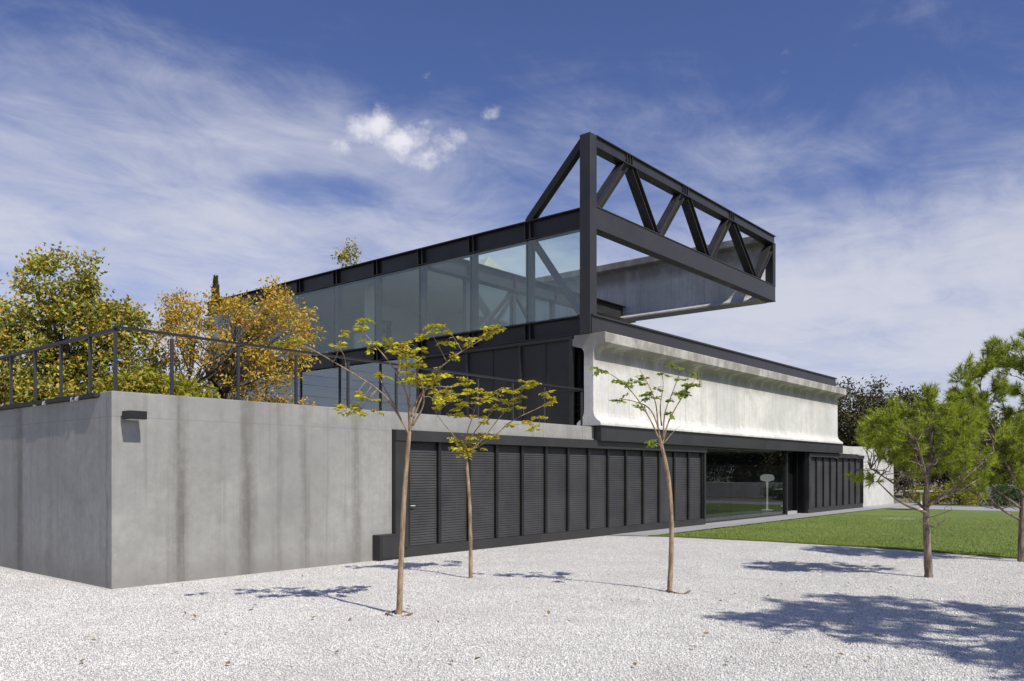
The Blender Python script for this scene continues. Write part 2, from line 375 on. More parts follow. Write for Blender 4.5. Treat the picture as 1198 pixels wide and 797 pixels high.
# concrete podium block
ct = MB(); ct.box(5.3, 10.66, 11.95, 12.35, 0, 2.87)          # front wall
ct.box(5.3, 5.65, 12.352, 30, 0, 2.8)
ct.box(10.66, 17.86, 11.95, 12.35, 2.52, 2.872)
cw = ct.build('concrete_wall', CON, house, bevel=.012)
bx('terrace_floor', INTW, house, 5.652, 17.5, 12.352, 30, 2.2, 2.55)
fl = MB(); n = 46
for i in range(n):                                             # loose, slightly buckled felt over the left wall
    y0 = 12.36 + (30 - 12.36) * i / n; y1 = 12.36 + (30 - 12.36) * (i + 1) / n + .01
    a = .02 * noise.noise(Vector((y0 * 1.3, 0, 0))); fl.box(5.235 + a, 5.68, y0, y1, 2.803, 2.862 + .03 * noise.noise(Vector((y0 * 2.1, 5, 0))))
fo = fl.build('wall_flashing', FLASH, house)
for y, s in ((12.95, .1), (13.15, .05), (14.2, .1), (14.62, .05)):
    MB().add([(5.228, y, 2.81), (5.228, y + s, 2.78), (5.228, y + s * .8, 2.83), (5.228, y - s * .5, 2.845), (5.27, y, 2.81), (5.27, y + s, 2.78), (5.27, y + s * .8, 2.83), (5.27, y - s * .5, 2.845)],
             [(0, 1, 2, 3), (7, 6, 5, 4), (0, 4, 5, 1), (1, 5, 6, 2), (2, 6, 7, 3), (3, 7, 4, 0)]).build('flashing_patch', PATCH, fo)

# precast beam section (profile across, z from 0 to 2.39)
def beam_profile(c, zb, s=1):
    h = [(.38, 0), (.38, .06), (.355, .095), (.25, .165), (.18, .25), (.155, .34), (.15, .44), (.15, 1.88), (.165, 1.95), (.23, 2.03), (.49, 2.1), (.52, 2.125), (.52, 2.37), (.5, 2.39)]
    return [(c + x, zb + z) for x, z in h] + [(c - x, zb + z) for x, z in reversed(h)]
zb = 2.902
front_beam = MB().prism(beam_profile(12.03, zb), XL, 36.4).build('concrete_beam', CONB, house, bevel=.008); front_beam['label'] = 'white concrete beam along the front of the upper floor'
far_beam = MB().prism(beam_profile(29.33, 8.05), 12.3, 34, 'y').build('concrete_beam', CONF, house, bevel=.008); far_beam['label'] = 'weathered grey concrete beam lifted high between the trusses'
# lifting sockets cast in the beam flange and the weep hole at its foot
for x in (18.3, 20.1, 24.6, 30.2): MB().lathe((0, 0, 0), [(.035, 0), (.035, .02)], 10).build('socket', DARKW, front_beam).matrix_basis = Matrix.Translation((x - XL, 11.5 - YF, zb + 2.24)) @ Matrix.Rotation(R(90), 4, 'X')
# steel under the front beam and the channel above it
def ibeam(name, p0, p1, axis, c, hw, z0, z1, mat=STEEL, tf=.03, web=.03, stiff=(), parent=house):
    m = MB()
    def b(a0, a1, q0, q1, zz0, zz1): m.box(a0, a1, q0, q1, zz0, zz1) if axis == 'x' else m.box(q0, q1, a0, a1, zz0, zz1)
    b(p0, p1, c - hw, c + hw, z0, z0 + tf); b(p0, p1, c - hw, c + hw, z1 - tf, z1); b(p0 + .002, p1 - .002, c - web, c + web, z0 + tf, z1 - tf)
    for s in stiff: b(s - .012, s + .012, c - hw + .012, c + hw - .012, z0 + tf, z1 - tf)
    return m.build(name, mat, parent, bevel=.004)
m = MB(); m.box(17.62, 36.6, 11.72, 12.5, 2.5, 2.898); m.box(17.9, 24.0, 11.9, 12.3, 2.46, 2.498); m.build('steel_band', STEEL, house, bevel=.006)
m = MB(); m.box(XL, 36.45, 11.86, 12.35, 5.296, 5.30); m.box(XL, 36.3, 11.93, 12.3, 5.30, 5.74); m.box(XL, 36.34, 11.88, 12.35, 5.742, 5.79); m.build('parapet_channel', STEEL, house, bevel=.006)

# left face bands (upper and lower chord of the long frame)
joints = [14.08, 16.2, 18.35, 20.45, 22.55, 24.65, 26.75, 28.85]
st = [j + d for j in joints for d in (-.09, .09)]
ibeam('steel_band', 12.3, 31, 'y', 17.63, .15, 8.08, 8.62, STEEL_D, .035, .03, st)
ibeam('steel_band', 12.3, 31, 'y', 17.63, .15, 5.3, 5.8, STEEL_D, .035, .03, st)
m = MB(); m.box(17.45, 17.76, 11.95, 12.28, 5.296, 10.5); m.build('corner_column', STEEL, house, bevel=.008)
for j in joints: MB().box(17.56, 17.74, j - .1, j + .1, 5.802, 8.078).build('column', STEEL, house, bevel=.005)
MB().box(17.52, 17.7, 14.0, 14.16, 8.622, 8.7).build('gusset', STEEL_D, house)
# raking brace from the left band to the top of the corner column, and the glazed bay brace
m = MB(); m.bar((17.6, 14.05, 8.64), (17.6, 12.2, 10.4), .2, .2, (1, 0, 0)); m.build('diagonal', STEEL_D, house, bevel=.006)
m = MB(); m.bar((17.68, 13.98, 8.06), (17.68, 12.38, 5.86), .14, .2, (1, 0, 0)); m.build('diagonal', STEEL, house, bevel=.006)

# the cantilever truss
truss = bpy.data.objects.new('roof_truss', None); C.objects.link(truss); truss.parent = house
truss['label'] = 'long black cantilever truss over the corner'
def hsec(name, p, q, d=.3, w=.22, mat=STEEL):
    """H section lying in the truss plane: two side flanges and a web"""
    p, q = Vector(p), Vector(q); t = (q - p).normalized(); side = t.cross(Vector((0, 1, 0))).normalized()
    m = MB()
    for s in (-1, 1): m.bar(p + side * s * (w / 2 - .01), q + side * s * (w / 2 - .01), .02, d, (0, 1, 0)) if False else m.bar(p + side * s * (w / 2 - .012), q + side * s * (w / 2 - .012), d, .024, side)
    m.bar(p, q, .024, w - .05, side)
    return m.build(name, mat, truss)
yc = 12.11; nodes_t = [19.45, 22.7, 26.0]; nodes_b = [21.05, 24.35, 28.05]
ibeam('bottom_chord', 17.762, XR, 'x', yc, .16, 8.06, 8.66, STEEL, .03, .14, (), truss)
ibeam('top_chord', 17.762, XR, 'x', yc, .16, 10.2, 10.52, STEEL, .03, .1, [n_ + d for n_ in nodes_t for d in (-.16, -.02, .12)], truss)
MB().box(29.45, 29.7, yc - .15, yc + .15, 8.663, 10.197).build('end_post', STEEL_D, truss, bevel=.005)
zt, zbm = 10.19, 8.68
def diag(x0, z0, x1, z1):
    return hsec('diagonal', (x0, yc, z0), (x1, yc, z1), .27, .23)
diag(17.86, 8.62, 19.25, 10.16)
for i in range(3):
    diag(nodes_t[i] + .2, 10.2, nodes_b[i] - .12, 8.66)
    if i < 2: diag(nodes_b[i] + .14, 8.66, nodes_t[i + 1] - .18, 10.18)
diag(28.2, 8.66, 29.4, 10.0)
# rear truss across the terrace, carrying the raised beam
rear = bpy.data.objects.new('rear_truss', None); C.objects.link(rear); rear.parent = house; rear['label'] = 'rear black steel truss with glazing'
ibeam('top_chord', 17.8, 30.0, 'x', YR, .18, 8.06, 8.62, STEEL, .03, .03, [19.6, 22.0, 24.4, 26.8], rear)
ibeam('bottom_chord', 17.8, 30.0, 'x', YR, .15, 5.4, 5.78, STEEL, .03, .03, [], rear)
for x in (19.6, 22.0, 24.3): MB().box(x - .08, x + .08, YR - .08, YR + .08, 5.79, 8.05).build('post', STEEL, rear)
for a, b in ((19.7, 21.9), (24.2, 22.1)):
    m = MB(); m.bar((a, YR, 5.85), (b, YR, 8.0), .12, .12); m.build('diagonal', STEEL, rear)

# upper floor: slabs, roof, inner walls
m = MB(); m.box(17.8, 36, 12.5, 30.5, 5.32, 5.62); m.build('floor_slab', SLAB, house)
m = MB(); m.box(17.8, 24.4, YR + .2, 31, 5.622, 5.75); m.build('upper_floor', FLOORM, house)
m = MB(); m.box(17.8, 24.5, YR + .2, 31, 8.3, 8.58); m.build('roof', SLAB, house)
m = MB(); m.box(17.8, 24.4, YR + .2, 31, 8.22, 8.298); m.build('ceiling', CEIL, house)
iw = MB(); iw.box(24.2, 24.4, 20.6, 22.6, 5.752, 8.218); iw.box(24.2, 24.4, 26.4, 31, 5.752, 8.218); iw.box(24.2, 24.4, 22.602, 26.398, 7.3, 8.218)
iw.box(17.9, 24.4, 30.7, 30.98, 5.752, 8.216); iw.box(20.6, 24.19, 24.3, 24.42, 5.752, 8.214); MB().box(18.6, 19.0, 22.0, 22.3, 5.752, 8.214).build('pillar', INTW, house); MB().box(18.6, 18.9, 26.2, 26.5, 5.752, 8.214).build('pillar', INTW, house); iw.build('inner_wall', INTW, house)
# podium-level rooms behind the dark panels and glazing
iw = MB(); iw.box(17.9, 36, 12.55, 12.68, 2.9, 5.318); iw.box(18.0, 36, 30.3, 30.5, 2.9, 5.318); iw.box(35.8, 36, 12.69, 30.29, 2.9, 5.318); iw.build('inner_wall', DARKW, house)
iw = MB(); iw.box(23.5, 23.65, 18.6, 30.2, 2.9, 5.30); iw.box(17.9, 23.49, 18.5, 18.62, 2.9, 5.30); iw.build('inner_wall', INTW, house)
bx('floor_slab', FLOORM, house, 17.51, 36, 12.7, 30.5, 2.55, 2.898)

# dark panels and frame on the left face below the band
pm = MB()
ys_p = [12.66, 14.38, 16.4, 18.5]
for a, b in zip(ys_p, ys_p[1:]): MB().box(17.6, 17.66, a + .03, b - .03, 2.9, 5.2).build('dark_panel', PANEL, house, bevel=.004)
fr = MB()
fr.box(17.5, 17.62, 12.5, 18.55, 5.202, 5.29)
fr.box(17.5, 17.62, 12.55, 12.66, 2.9, 5.2)
for y in (14.38, 16.4, 18.5): fr.box(17.53, 17.598, y - .035, y + .035, 2.9, 5.2)
fr.build('panel_frame', STEEL, house)
for y in (13.5, 15.4, 17.4): MB().box(17.585, 17.599, y - .006, y + .006, 2.9, 5.2).build('panel_seam', STEEL_D, house)
# lower left glazing with mullions
gl_y = [18.55, 20.3, 22.4, 24.6, 26.8, 29.0, 31]
for a, b in zip(gl_y, gl_y[1:]):
    w = MB().box(17.6, 17.612, a + .03, b - .03, 2.9, 5.28).build('window', GLASS_L, house)
    MB().box(17.57, 17.63, b - .03, b + .03, 2.9, 5.28).build('frame', STEEL_D, w)
# upper glazing
for a, b in zip([12.3] + joints, joints + [31]):
    e0, e1, e2 = (random.uniform(-.012, .012) for _ in range(3)); g = MB()       # panes never sit perfectly true
    g.add([(17.5 + e, y, z) for dx in (0, .01) for e, y, z in ((dx + e0, a, 5.82), (dx, b - .02, 5.82), (dx + e2, b - .02, 8.06), (dx + e1, a, 8.06))], [(0, 1, 2, 3), (7, 6, 5, 4), (0, 4, 5, 1), (1, 5, 6, 2), (2, 6, 7, 3), (3, 7, 4, 0)])
    g.build('window', GLASS_U, house)
for a, b in ((19.68, 21.92), (22.08, 24.22)): MB().box(a, b, YR - .006, YR + .006, 5.8, 8.04).build('window', GLASS_U, house)
MB().box(24.29, 24.3, 22.61, 26.39, 5.76, 7.29).build('window', GLASS_U, house)

# ground floor: louvre screens
def saw(x0, x1, z0, z1, yf, pitch=.052):
    pts = []; z = z0
    while z < z1 - .001:
        zz = min(z + pitch, z1); pts += [(yf, z), (yf, z + .007), (yf + .014, zz - .001)]; z = zz
    poly = [(yf + .05, z0)] + pts + [(yf + .05, z1)]
    n = len(poly); m = MB(); m.v = [(x, p, z) for x in (x0, x1) for p, z in poly]
    m.f = [(i, n + i, n + (i + 1) % n, (i + 1) % n) for i in range(n)]
    return m
def screen(x0, n, pitch, jamb0, jamb1, ytop, door=False):
    s = bpy.data.objects.new('louvre_screen', None); C.objects.link(s); s.parent = house
    for k in range(n):
        a = x0 + k * pitch
        p = saw(a + .045, a + pitch - .045, .22, 2.3, 11.985).build('louvre_panel', LOUV, s)
        if k == 0 and door:
            p['label'] = 'louvred door with a small handle'
            h = MB(); h.tube([(a + .09, 11.96, 1.02), (a + .09, 11.93, 1.02), (a + .2, 11.93, 1.02)], .012, 6); h.build('handle', m_plain('brushed_metal', (.5, .5, .5), .3), s)
        f = MB(); f.box(a - .04, a + .04, 11.9 if k == 0 else 11.93, 12.035, .22, 2.3); f.build('mullion', STEEL_D, s, bevel=.003)
    e = x0 + n * pitch
    MB().box(e - .04, e + .04, 11.93, 12.035, .22, 2.3).build('mullion', STEEL_D, s, bevel=.003)
    f = MB(); f.box(jamb0, jamb1, 11.84, 12.04, 2.305, ytop); f.box(jamb0, jamb1, 11.9, 12.04, .0, .215)
    f.box(jamb0, x0 - .042, 11.86, 12.038, .217, 2.303); f.box(e + .042, jamb1, 11.88, 12.038, .217, 2.303)
    f.build('screen_frame', STEEL, s, bevel=.005)
    return s
s1 = screen(11.05, 14, .905, 10.67, 23.86, 2.518, True); s1['label'] = 'long run of fourteen charcoal louvred panels'
s2 = screen(33.15, 8, .85, 32.9, 40.05, 2.46); s2['label'] = 'short run of louvred panels at the far end'
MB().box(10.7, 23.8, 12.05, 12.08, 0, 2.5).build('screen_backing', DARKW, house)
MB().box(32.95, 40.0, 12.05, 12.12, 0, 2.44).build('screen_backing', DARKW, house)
bx('concrete_wall', CONW, house, 36.62, 40.1, 11.9, 12.4, 2.5, 2.85)
# living room glazing
for a, b in ((23.88, 26.35), (26.365, 28.85), (28.865, 31.2)):
    MB().box(a, b, 12.2, 12.212, .06, 2.46).build('window', GLASS_G, house)
MB().box(23.9, 31.3, 12.15, 12.26, .0, .058).build('window_sill', STEEL, house)
MB().box(31.21, 31.3, 12.12, 12.3, .0, 2.49).build('window_frame', STEEL, house)
ent = MB(); ent.box(31.32, 32.85, 12.5, 12.56, 0, 2.49); ent.box(31.31, 31.35, 12.301, 12.499, 0, 2.49); ent.box(32.8, 32.89, 12.05, 12.499, 0, 2.49)
e_o = ent.build('entrance_recess', BLACK, house); e_o['label'] = 'black recessed entrance beside the living room glass'
MB().box(31.5, 32.4, 12.46, 12.498, .02, 2.2).build('door', BLACK, e_o)
MB().lathe((31.75, 12.4, 1.12), [(.0, -.05), (.05, -.03), (.06, 0), (.05, .03), (0, .05)], 12).build('doorbell_glow', WHITE, e_o)  # doorbell's glow drawn as a plain white bead
MB().box(32.3, 32.31, 12.12, 12.13, .03, 2.48).build('glass_edge', STEEL, e_o)
# living room shell
iw = MB(); iw.box(23.7, 23.86, 12.3, 20, 0, 2.49); iw.box(39.8, 40, 12.4, 20, 0, 2.49); iw.box(23.7, 40, 20.01, 20.2, 0, 2.49)
iw.build('inner_wall', m_plain('charcoal_plaster', (.12, .12, .12), .8), house)
bx('living_room_floor', FLOORM, house, 23.87, 39.79, 12.3, 20, 0.01, .12)
bx('living_room_ceiling', INTW, house, 23.7, 40, 12.51, 20.2, 2.492, 2.54)

LSH = m_plain('lamp_glow', (.8, .8, .78), .3, .02); LSH.node_tree.nodes['Principled BSDF'].inputs['Emission Color'].default_value = (1, .98, .94, 1); LSH.node_tree.nodes['Principled BSDF'].inputs['Emission Strength'].default_value = .45
# ------------------------------------------------------------------ things on and in the house
rock = MB()
import bmesh
def rockmesh(name, c, r, mat, seed, parent=None):
    bm = bmesh.new(); bmesh.ops.create_icosphere(bm, subdivisions=3, radius=1)
    for v in bm.verts:
        p = v.co; k = 1 + .22 * noise.noise(p * 1.1 + Vector((seed, 0, 0))) + .07 * noise.noise(p * 3 + Vector((seed, 2, 0)))
        v.co = Vector((max(-.7, min(.7, p.x * k)) * r[0], max(-.7, min(.7, p.y * k)) * r[1], max(-.6, min(.75, p.z * k)) * r[2]))
    me = bpy.data.meshes.new(name); bm.to_mesh(me); bm.free(); me.materials.append(mat)
    o = bpy.data.objects.new(name, me); C.objects.link(o); o.location = c
    return o
bm = bmesh.new(); random.seed(11)
for p in [(-1.0, -.6, -.6), (1.1, -.7, -.6), (1.0, .8, -.6), (-.9, .7, -.6), (-.9, -.5, -.1), (.95, -.55, -.25), (.8, .6, -.2), (-.7, .6, .1), (-.45, -.35, .42), (-.1, .3, .5), (.3, -.3, .15)]: bm.verts.new((p[0] * 1.05, p[1], p[2] * 1.0))
bmesh.ops.convex_hull(bm, input=bm.verts); me = bpy.data.meshes.new('granite_block'); bm.to_mesh(me); bm.free(); me.materials.append(GRAN)
o = bpy.data.objects.new('granite_block', me); C.objects.link(o); o.location = (22.9, 20.2, 9.2)
md = o.modifiers.new('Bevel', 'BEVEL'); md.width = .05; md.segments = 2
tag(o, 'pale rough granite counterweight block standing on the upper roof', 'stone block')

# terrace railing
rail = thing('terrace_railing', (5.45, 12.08, 2.87), 'thin black steel railing around the top of the concrete podium terrace', 'railing')
zr = 3.78
m = MB(); m.bar((5.42, 12.1, zr), (5.42, 30, zr), .06, .045); m.box(5.395, 17.3, 12.07, 12.13, zr + .024, zr + .06); m.bar((17.3, 12.1, zr + .02), (17.3, 12.7, zr + .02), .05, .04); m.build('handrail', LAMPG, rail)
for i, x in enumerate([5.42, 6.28, 7.42, 8.55, 9.7, 10.9, 12.1, 13.3, 14.5, 15.7, 17.28]): MB().box(x - .022, x + .022, 12.08, 12.12, 2.552, zr - .024).build('post', STEEL, rail)
for y in (12.95, 14.03, 15.1, 16.2, 17.3, 18.4, 19.5, 20.6): MB().box(5.4, 5.44, y - .022, y + .022, 2.864, zr - .024).build('post', STEEL, rail)
for z in (3.05, 3.25, 3.42, 3.6):
    m = MB(); m.tube([(5.42, 12.1, z), (17.28, 12.1, z)], .0025, 4); m.build('wire', STEEL_D, rail)

lamp = thing('wall_lamp', (5.55, 11.95, 2.5), 'small black box floodlight on the concrete wall near its left corner', 'wall lamp')
MB().box(5.42, 5.68, 11.66, 11.9, 2.46, 2.58).build('housing', LAMPG, lamp, bevel=.008)
MB().box(5.47, 5.63, 11.9, 11.948, 2.48, 2.56).build('bracket', LAMPG, lamp)
MB().box(5.45, 5.65, 11.68, 11.85, 2.452, 2.458).build('lens', WHITE, lamp)
ub = thing('utility_box', (10.42, 11.8, 0), 'low dark metal cabinet at the foot of the concrete wall beside the louvred door', 'cabinet')
MB().box(10.16, 10.655, 11.72, 11.945, 0.02, .5).build('cabinet_body', PANEL, ub, bevel=.01)
MB().box(10.2, 10.62, 11.708, 11.718, .06, .46).build('cabinet_door', STEEL, ub, bevel=.003)

fl = thing('floor_lamp', (32.4, 13.4, .12), 'white mushroom shaped floor lamp standing behind the living room glass', 'lamp')
MB().lathe((32.4, 13.4, .12), [(.24, 0), (.24, .02), (.06, .05)], 20).build('base', LSH, fl)
MB().lathe((32.4, 13.4, .17), [(.04, 0), (.032, .6), (.045, 1.14)], 12).build('stem', LSH, fl)  # base and stem get the shade's glow, added so they show indoors
MB().lathe((32.4, 13.4, 1.3), [(.1, 0), (.25, .04), (.29, .13), (.26, .24), (.15, .29), (.04, .3)], 24).build('lamp_shade', LSH, fl, smooth=True)
sf = thing('sofa', (30.3, 15.6, .12), 'low grey sofa behind the living room glass', 'sofa')
MB().box(28.6, 32, 15.2, 16.1, .2, .5).build('seat', SOFA, sf, bevel=.05)
MB().box(28.6, 32, 16.11, 16.35, .2, .95).build('backrest', SOFA, sf, bevel=.05)
for x in (28.45, 32.02): MB().box(x, x + .14, 15.2, 16.35, .2, .7).build('armrest', SOFA, sf, bevel=.03)
for x in (28.7, 31.9):
    for y in (15.3, 16.2): MB().box(x - .03, x + .03, y - .03, y + .03, .12, .2).build('leg', STEEL_D, sf)
# podium level room
ch = thing('egg_chair', (18.9, 26.9, 2.9), 'white round lounge chair behind the lower left glazing', 'chair')
MB().lathe((18.9, 26.9, 2.9), [(.3, 0), (.28, .03), (.04, .05), (.04, .35)], 16).build('base', WHITE, ch)
MB().lathe((18.9, 26.9, 3.25), [(.1, 0), (.42, .12), (.52, .45), (.48, .9), (.4, 1.1), (.37, 1.08), (.44, .88), (.47, .45), (.38, .18), (.05, .1)], 20).build('shell', WHITE, ch, smooth=True)
def potted(loc, h, label, seed, mat=LEAF_DK):
    random.seed(seed); t = thing('potted_shrub', loc, label, 'plant')
    MB().lathe(loc, [(.16, 0), (.2, .36), (.22, .4), (.19, .4), (.17, .33)], 16).build('pot', WHITE if seed % 2 else PANEL, t)
    m = MB(); m.tube([(loc[0], loc[1], loc[2] + .3), (loc[0] + .03, loc[1], loc[2] + h * .6)], [.03, .015], 6); m.build('stem', BARK_D, t)
    m = MB()
    for _ in range(500):
        z = random.uniform(.45, h); r = .36 * (1 - (z - .45) / (h - .35)) ** .7 * random.uniform(.3, 1); a = random.uniform(0, 6.28)
        m.leaf((loc[0] + r * math.cos(a), loc[1] + r * math.sin(a), loc[2] + z), (math.cos(a), math.sin(a), random.uniform(-.2, .9)), .05, .11)
    m.build('foliage', mat, t)
potted((18.6, 28.3, 2.9), 1.9, 'leafy green potted shrub at the far end behind the lower glazing', 12, LEAF_MG)
potted((18.5, 25.9, 2.9), 1.7, 'dark conical potted shrub behind the lower left glazing', 21)
potted((18.6, 21.0, 2.9), 1.2, 'low potted shrub inside the lower glazing near the dark panels', 23)
cb = thing('white_cabinet', (20.0, 24.05, 5.75), 'small white square cabinet standing in the upper glazed room', 'cabinet')
MB().box(19.7, 20.3, 23.7, 24.2, 5.8, 6.9).build('cabinet_body', WHITE, cb, bevel=.01)
MB().box(19.688, 19.698, 23.74, 24.16, 5.85, 6.86).build('cabinet_door', WHITE, cb)
sr = thing('shelf_rack', (20.3, 24.0, 5.75), 'dark open shelf rack with small things in the upper glazed room', 'shelf')
for x in (20.5, 21.3): MB().box(x - .02, x + .02, 23.95, 24.2, 5.752, 7.6).build('upright', STEEL_D, sr)
for z in (6.2, 6.7, 7.15, 7.5): MB().box(20.46, 21.34, 23.93, 24.22, z, z + .03).build('shelf', STEEL_D, sr)

# ------------------------------------------------------------------ surroundings
tag(bx('boundary_wall', CONW, None, 40.12, 46.0, 12.12, 12.4, 0, 2.9, bevel=.01), 'tall pale concrete garden wall continuing past the far end of the house', 'wall')
tag(bx('garden_wall', CONW, None, 50, 50.3, -20, 8.6, 0, 1.0, bevel=.02), 'low pale wall behind the shrubs at the far side of the lawn', 'wall')
tb = thing('garden_table', (39.2, 9.2, 0), 'white pedestal table at the far edge of the lawn', 'table')
MB().lathe((39.2, 9.2, .012), [(.3, 0), (.28, .03), (.06, .06)], 18).build('base', WHITE, tb)
MB().lathe((39.2, 9.2, .07), [(.05, 0), (.04, .6), (.06, .75)], 12).build('stem', WHITE, tb)
MB().box(38.5, 39.6, 8.8, 9.9, .822, .86).build('tabletop', WHITE, tb, bevel=.008)
bd = thing('distant_house', (16.6, 52, 0), 'tan rendered house far behind the left tree', 'house')
MB().box(12.0, 18, 50, 58, 0, 5.9).build('wall', TAN, bd)
m = MB(); m.prism([(49.6, 5.9), (58.4, 5.9), (54, 7.4)], 11.7, 18.3); m.build('roof', ROOFR, bd)
for x in (13.2, 15.6): w = MB().box(x, x + 1, 49.95, 49.99, 3.2, 4.6).build('window', DARKW, bd); MB().box(x - .06, x + 1.06, 49.9, 49.948, 3.1, 3.19).build('window_sill', WHITE, bd)

# ------------------------------------------------------------------ trees
RX = Vector((.641, -.767, 0)); FW = Vector((.767, .641, 0))     # across and away from the viewer, in metres
def chaikin(p, k=2):
    p = [Vector(q) for q in p]
    for _ in range(k):
        o = [p[0]]
        for a, b in zip(p, p[1:]): o += [a * .75 + b * .25, a * .25 + b * .75]
        p = o + [p[-1]]
    return p
def young_tree(base, name_label, trunk, limbs, leaves, r0, mat, seed, u=1.0, big=1.0):
    """trunk / limbs: (across, up) in metres with a depth offset; leaves: clusters"""
    random.seed(seed); B = Vector(base)
    t = thing('young_tree', base, name_label, 'tree', 'young trees planted in the gravel')
    P = lambda a, z, w=0: B + RX * a + FW * w + Vector((0, 0, z))
    pts = chaikin([P(a, z) for a, z in trunk]); n = len(pts)
    tm = MB(); tm.tube(pts, [r0 * (1 - .42 * i / (n - 1)) * (1 + .06 * math.sin(i * 2.3)) for i in range(n)], 10)
    tips = []
    for L in limbs:
        w1 = random.uniform(-.5, .5) * .8; k = len(L)
        q = chaikin([P(a, z, w1 * (i / (k - 1)) ** 1.2) for i, (a, z) in enumerate(L)]); m = len(q)
        th = r0 * (.34 if len(L) > 3 else .2)
        tm.tube(q, [th * (1 - .78 * i / (m - 1)) for i in range(m)], 6); tips += [(v, w1) for v in q[m // 4:]]
    tw = tm; lv = MB()
    for (a, z, s) in leaves:
        c0 = P(a, z); tgt = min(tips, key=lambda v: (Vector((v[0] - c0).to_tuple()) - FW * (v[0] - c0).dot(FW)).length)[0]
        c = c0 + FW * ((tgt - c0).dot(FW) + random.uniform(-.06, .06))
        mid = (tgt + c) / 2 + Vector((0, 0, .02))
        tw.tube([tgt, mid, c], [.006, .004, .003], 5)
        for st_ in range(max(2, int(4 * s))):                   # a few pinnate leaves drooping from each tip
            dr = Vector((random.gauss(0, 1), random.gauss(0, 1), random.uniform(-.5, .5))).normalized(); ln = random.uniform(.07, .14) * s * big
            e = c + dr * ln; tw.tube([c, e], [.003, .0015], 3)
            for i in range(5):
                q = c + dr * ln * (.25 + .18 * i)
                for sd in (-1, 1):
                    sv = dr.cross(Vector((0, 0, 1))).normalized() * sd
                    if random.random() < .85: lv.leaf(q, sv + dr * .5 + Vector((0, 0, random.uniform(-.5, .15))), .046 * big, .078 * big * random.uniform(.7, 1.2), (0, 0, 1) if random.random() < .5 else None)
    tm.v += []; tk = tm.build('trunk', BARK_Y, t, smooth=True); lv.build('crown', mat, t)
    return t
def px(x0, y0, s, pts): return [((x - x0) * s, (y0 - y) * s) for x, y in pts]
def lf(x0, y0, s, pts): return [((x - x0) * s, (y0 - y) * s, k) for x, y, k in pts]
# all offsets are metres: measured step times the tree's own scale
a = (467, 722, .0100)
young_tree((6.46, 7.12, .02), 'nearest young tree, thin tan trunk and wide sparse yellow green branches before the concrete wall', px(*a, [(467, 724), (468, 690), (470, 640), (473, 580), (477, 530), (479, 507)]),
    [px(*a, L) for L in [[(479, 510), (462, 480), (448, 461), (420, 443), (388, 424), (366, 412), (348, 408)], [(390, 426), (400, 412), (407, 396)], [(405, 433), (404, 418), (396, 408)],
     [(479, 508), (488, 478), (505, 440), (530, 418), (555, 402), (580, 387)], [(522, 424), (510, 400), (500, 388)], [(540, 412), (530, 396), (524, 390)],
     [(479, 505), (478, 465), (465, 438), (450, 418), (432, 398), (426, 388)], [(466, 440), (468, 420), (462, 405)], [(479, 500), (481, 460), (476, 430), (480, 408)], [(481, 490), (490, 462), (506, 452), (530, 455), (546, 443)],
     [(470, 495), (458, 470), (445, 450), (441, 436)], [(483, 500), (497, 478), (498, 462), (492, 440)], [(478, 470), (470, 452), (473, 428)]]],
    lf(*a, [(347, 410, 1), (358, 404, .8), (407, 396, .7), (397, 408, .8), (428, 392, 1), (432, 380, .8), (438, 405, 1), (455, 407, 1.2), (463, 412, 1.4), (472, 408, 1), (481, 421, 1.4), (492, 413, 1), (476, 432, 1), (479, 448, 1.6), (487, 440, 1),
     (506, 444, 1.5), (515, 440, 1), (498, 432, .9), (519, 395, 1.2), (524, 404, 1), (512, 388, .8), (526, 419, 1), (549, 398, 1.2), (565, 393, .8), (573, 387, 1.2), (581, 384, 1), (528, 461, 1.5), (538, 450, 1.2), (520, 467, 1.2), (546, 443, 1), (508, 470, 1),
     (408, 482, 1), (421, 485, 1), (430, 471, 1.2), (424, 478, .8), (443, 482, .6), (445, 440, .8), (500, 402, 1), (486, 455, .8)]), .038, LEAF_YG, 31)
a = (551, 678, .0135)
young_tree((9.44, 8.74, .02), 'young tree with straight thin trunk and bright yellow leaves, nearest the louvred screen', px(*a, [(551, 680), (551, 640), (550, 590), (547, 550), (545, 530)]),
    [px(*a, L) for L in [[(545, 535), (535, 515), (522, 500), (512, 486)], [(545, 532), (546, 510), (554, 490), (560, 470)], [(547, 534), (566, 515), (585, 490), (603, 470), (619, 450)], [(549, 530), (575, 515), (600, 492), (622, 482), (646, 470)], [(548, 520), (560, 500), (578, 482), (583, 462)], [(590, 500), (610, 497), (632, 498)]]],
    lf(*a, [(524, 476, 1.2), (533, 472, 1), (542, 478, 1.4), (553, 474, 1.3), (560, 462, 1.2), (548, 462, 1), (566, 470, 1.3), (577, 460, 1.4), (584, 470, 1.3), (573, 480, 1.2), (590, 481, 1), (597, 474, 1.2), (602, 462, 1.2), (611, 455, 1.3), (618, 450, 1.3), (606, 468, 1),
     (590, 456, 1), (641, 458, 1), (648, 470, 1.1), (640, 474, 1), (620, 493, 1), (632, 490, 1), (626, 502, 1), (612, 478, .8), (545, 520, 1.5), (556, 512, 1.5), (567, 510, 1.5), (577, 513, 1), (547, 530, 1.5), (538, 526, 1.2), (559, 525, 1.2), (530, 515, 1), (595, 497, .8), (516, 462, 1), (512, 482, .7), (536, 488, 1), (560, 490, 1), (568, 497, .8)]), .035, LEAF_YG, 32, big=1.05)
a = (783, 695, .0119)
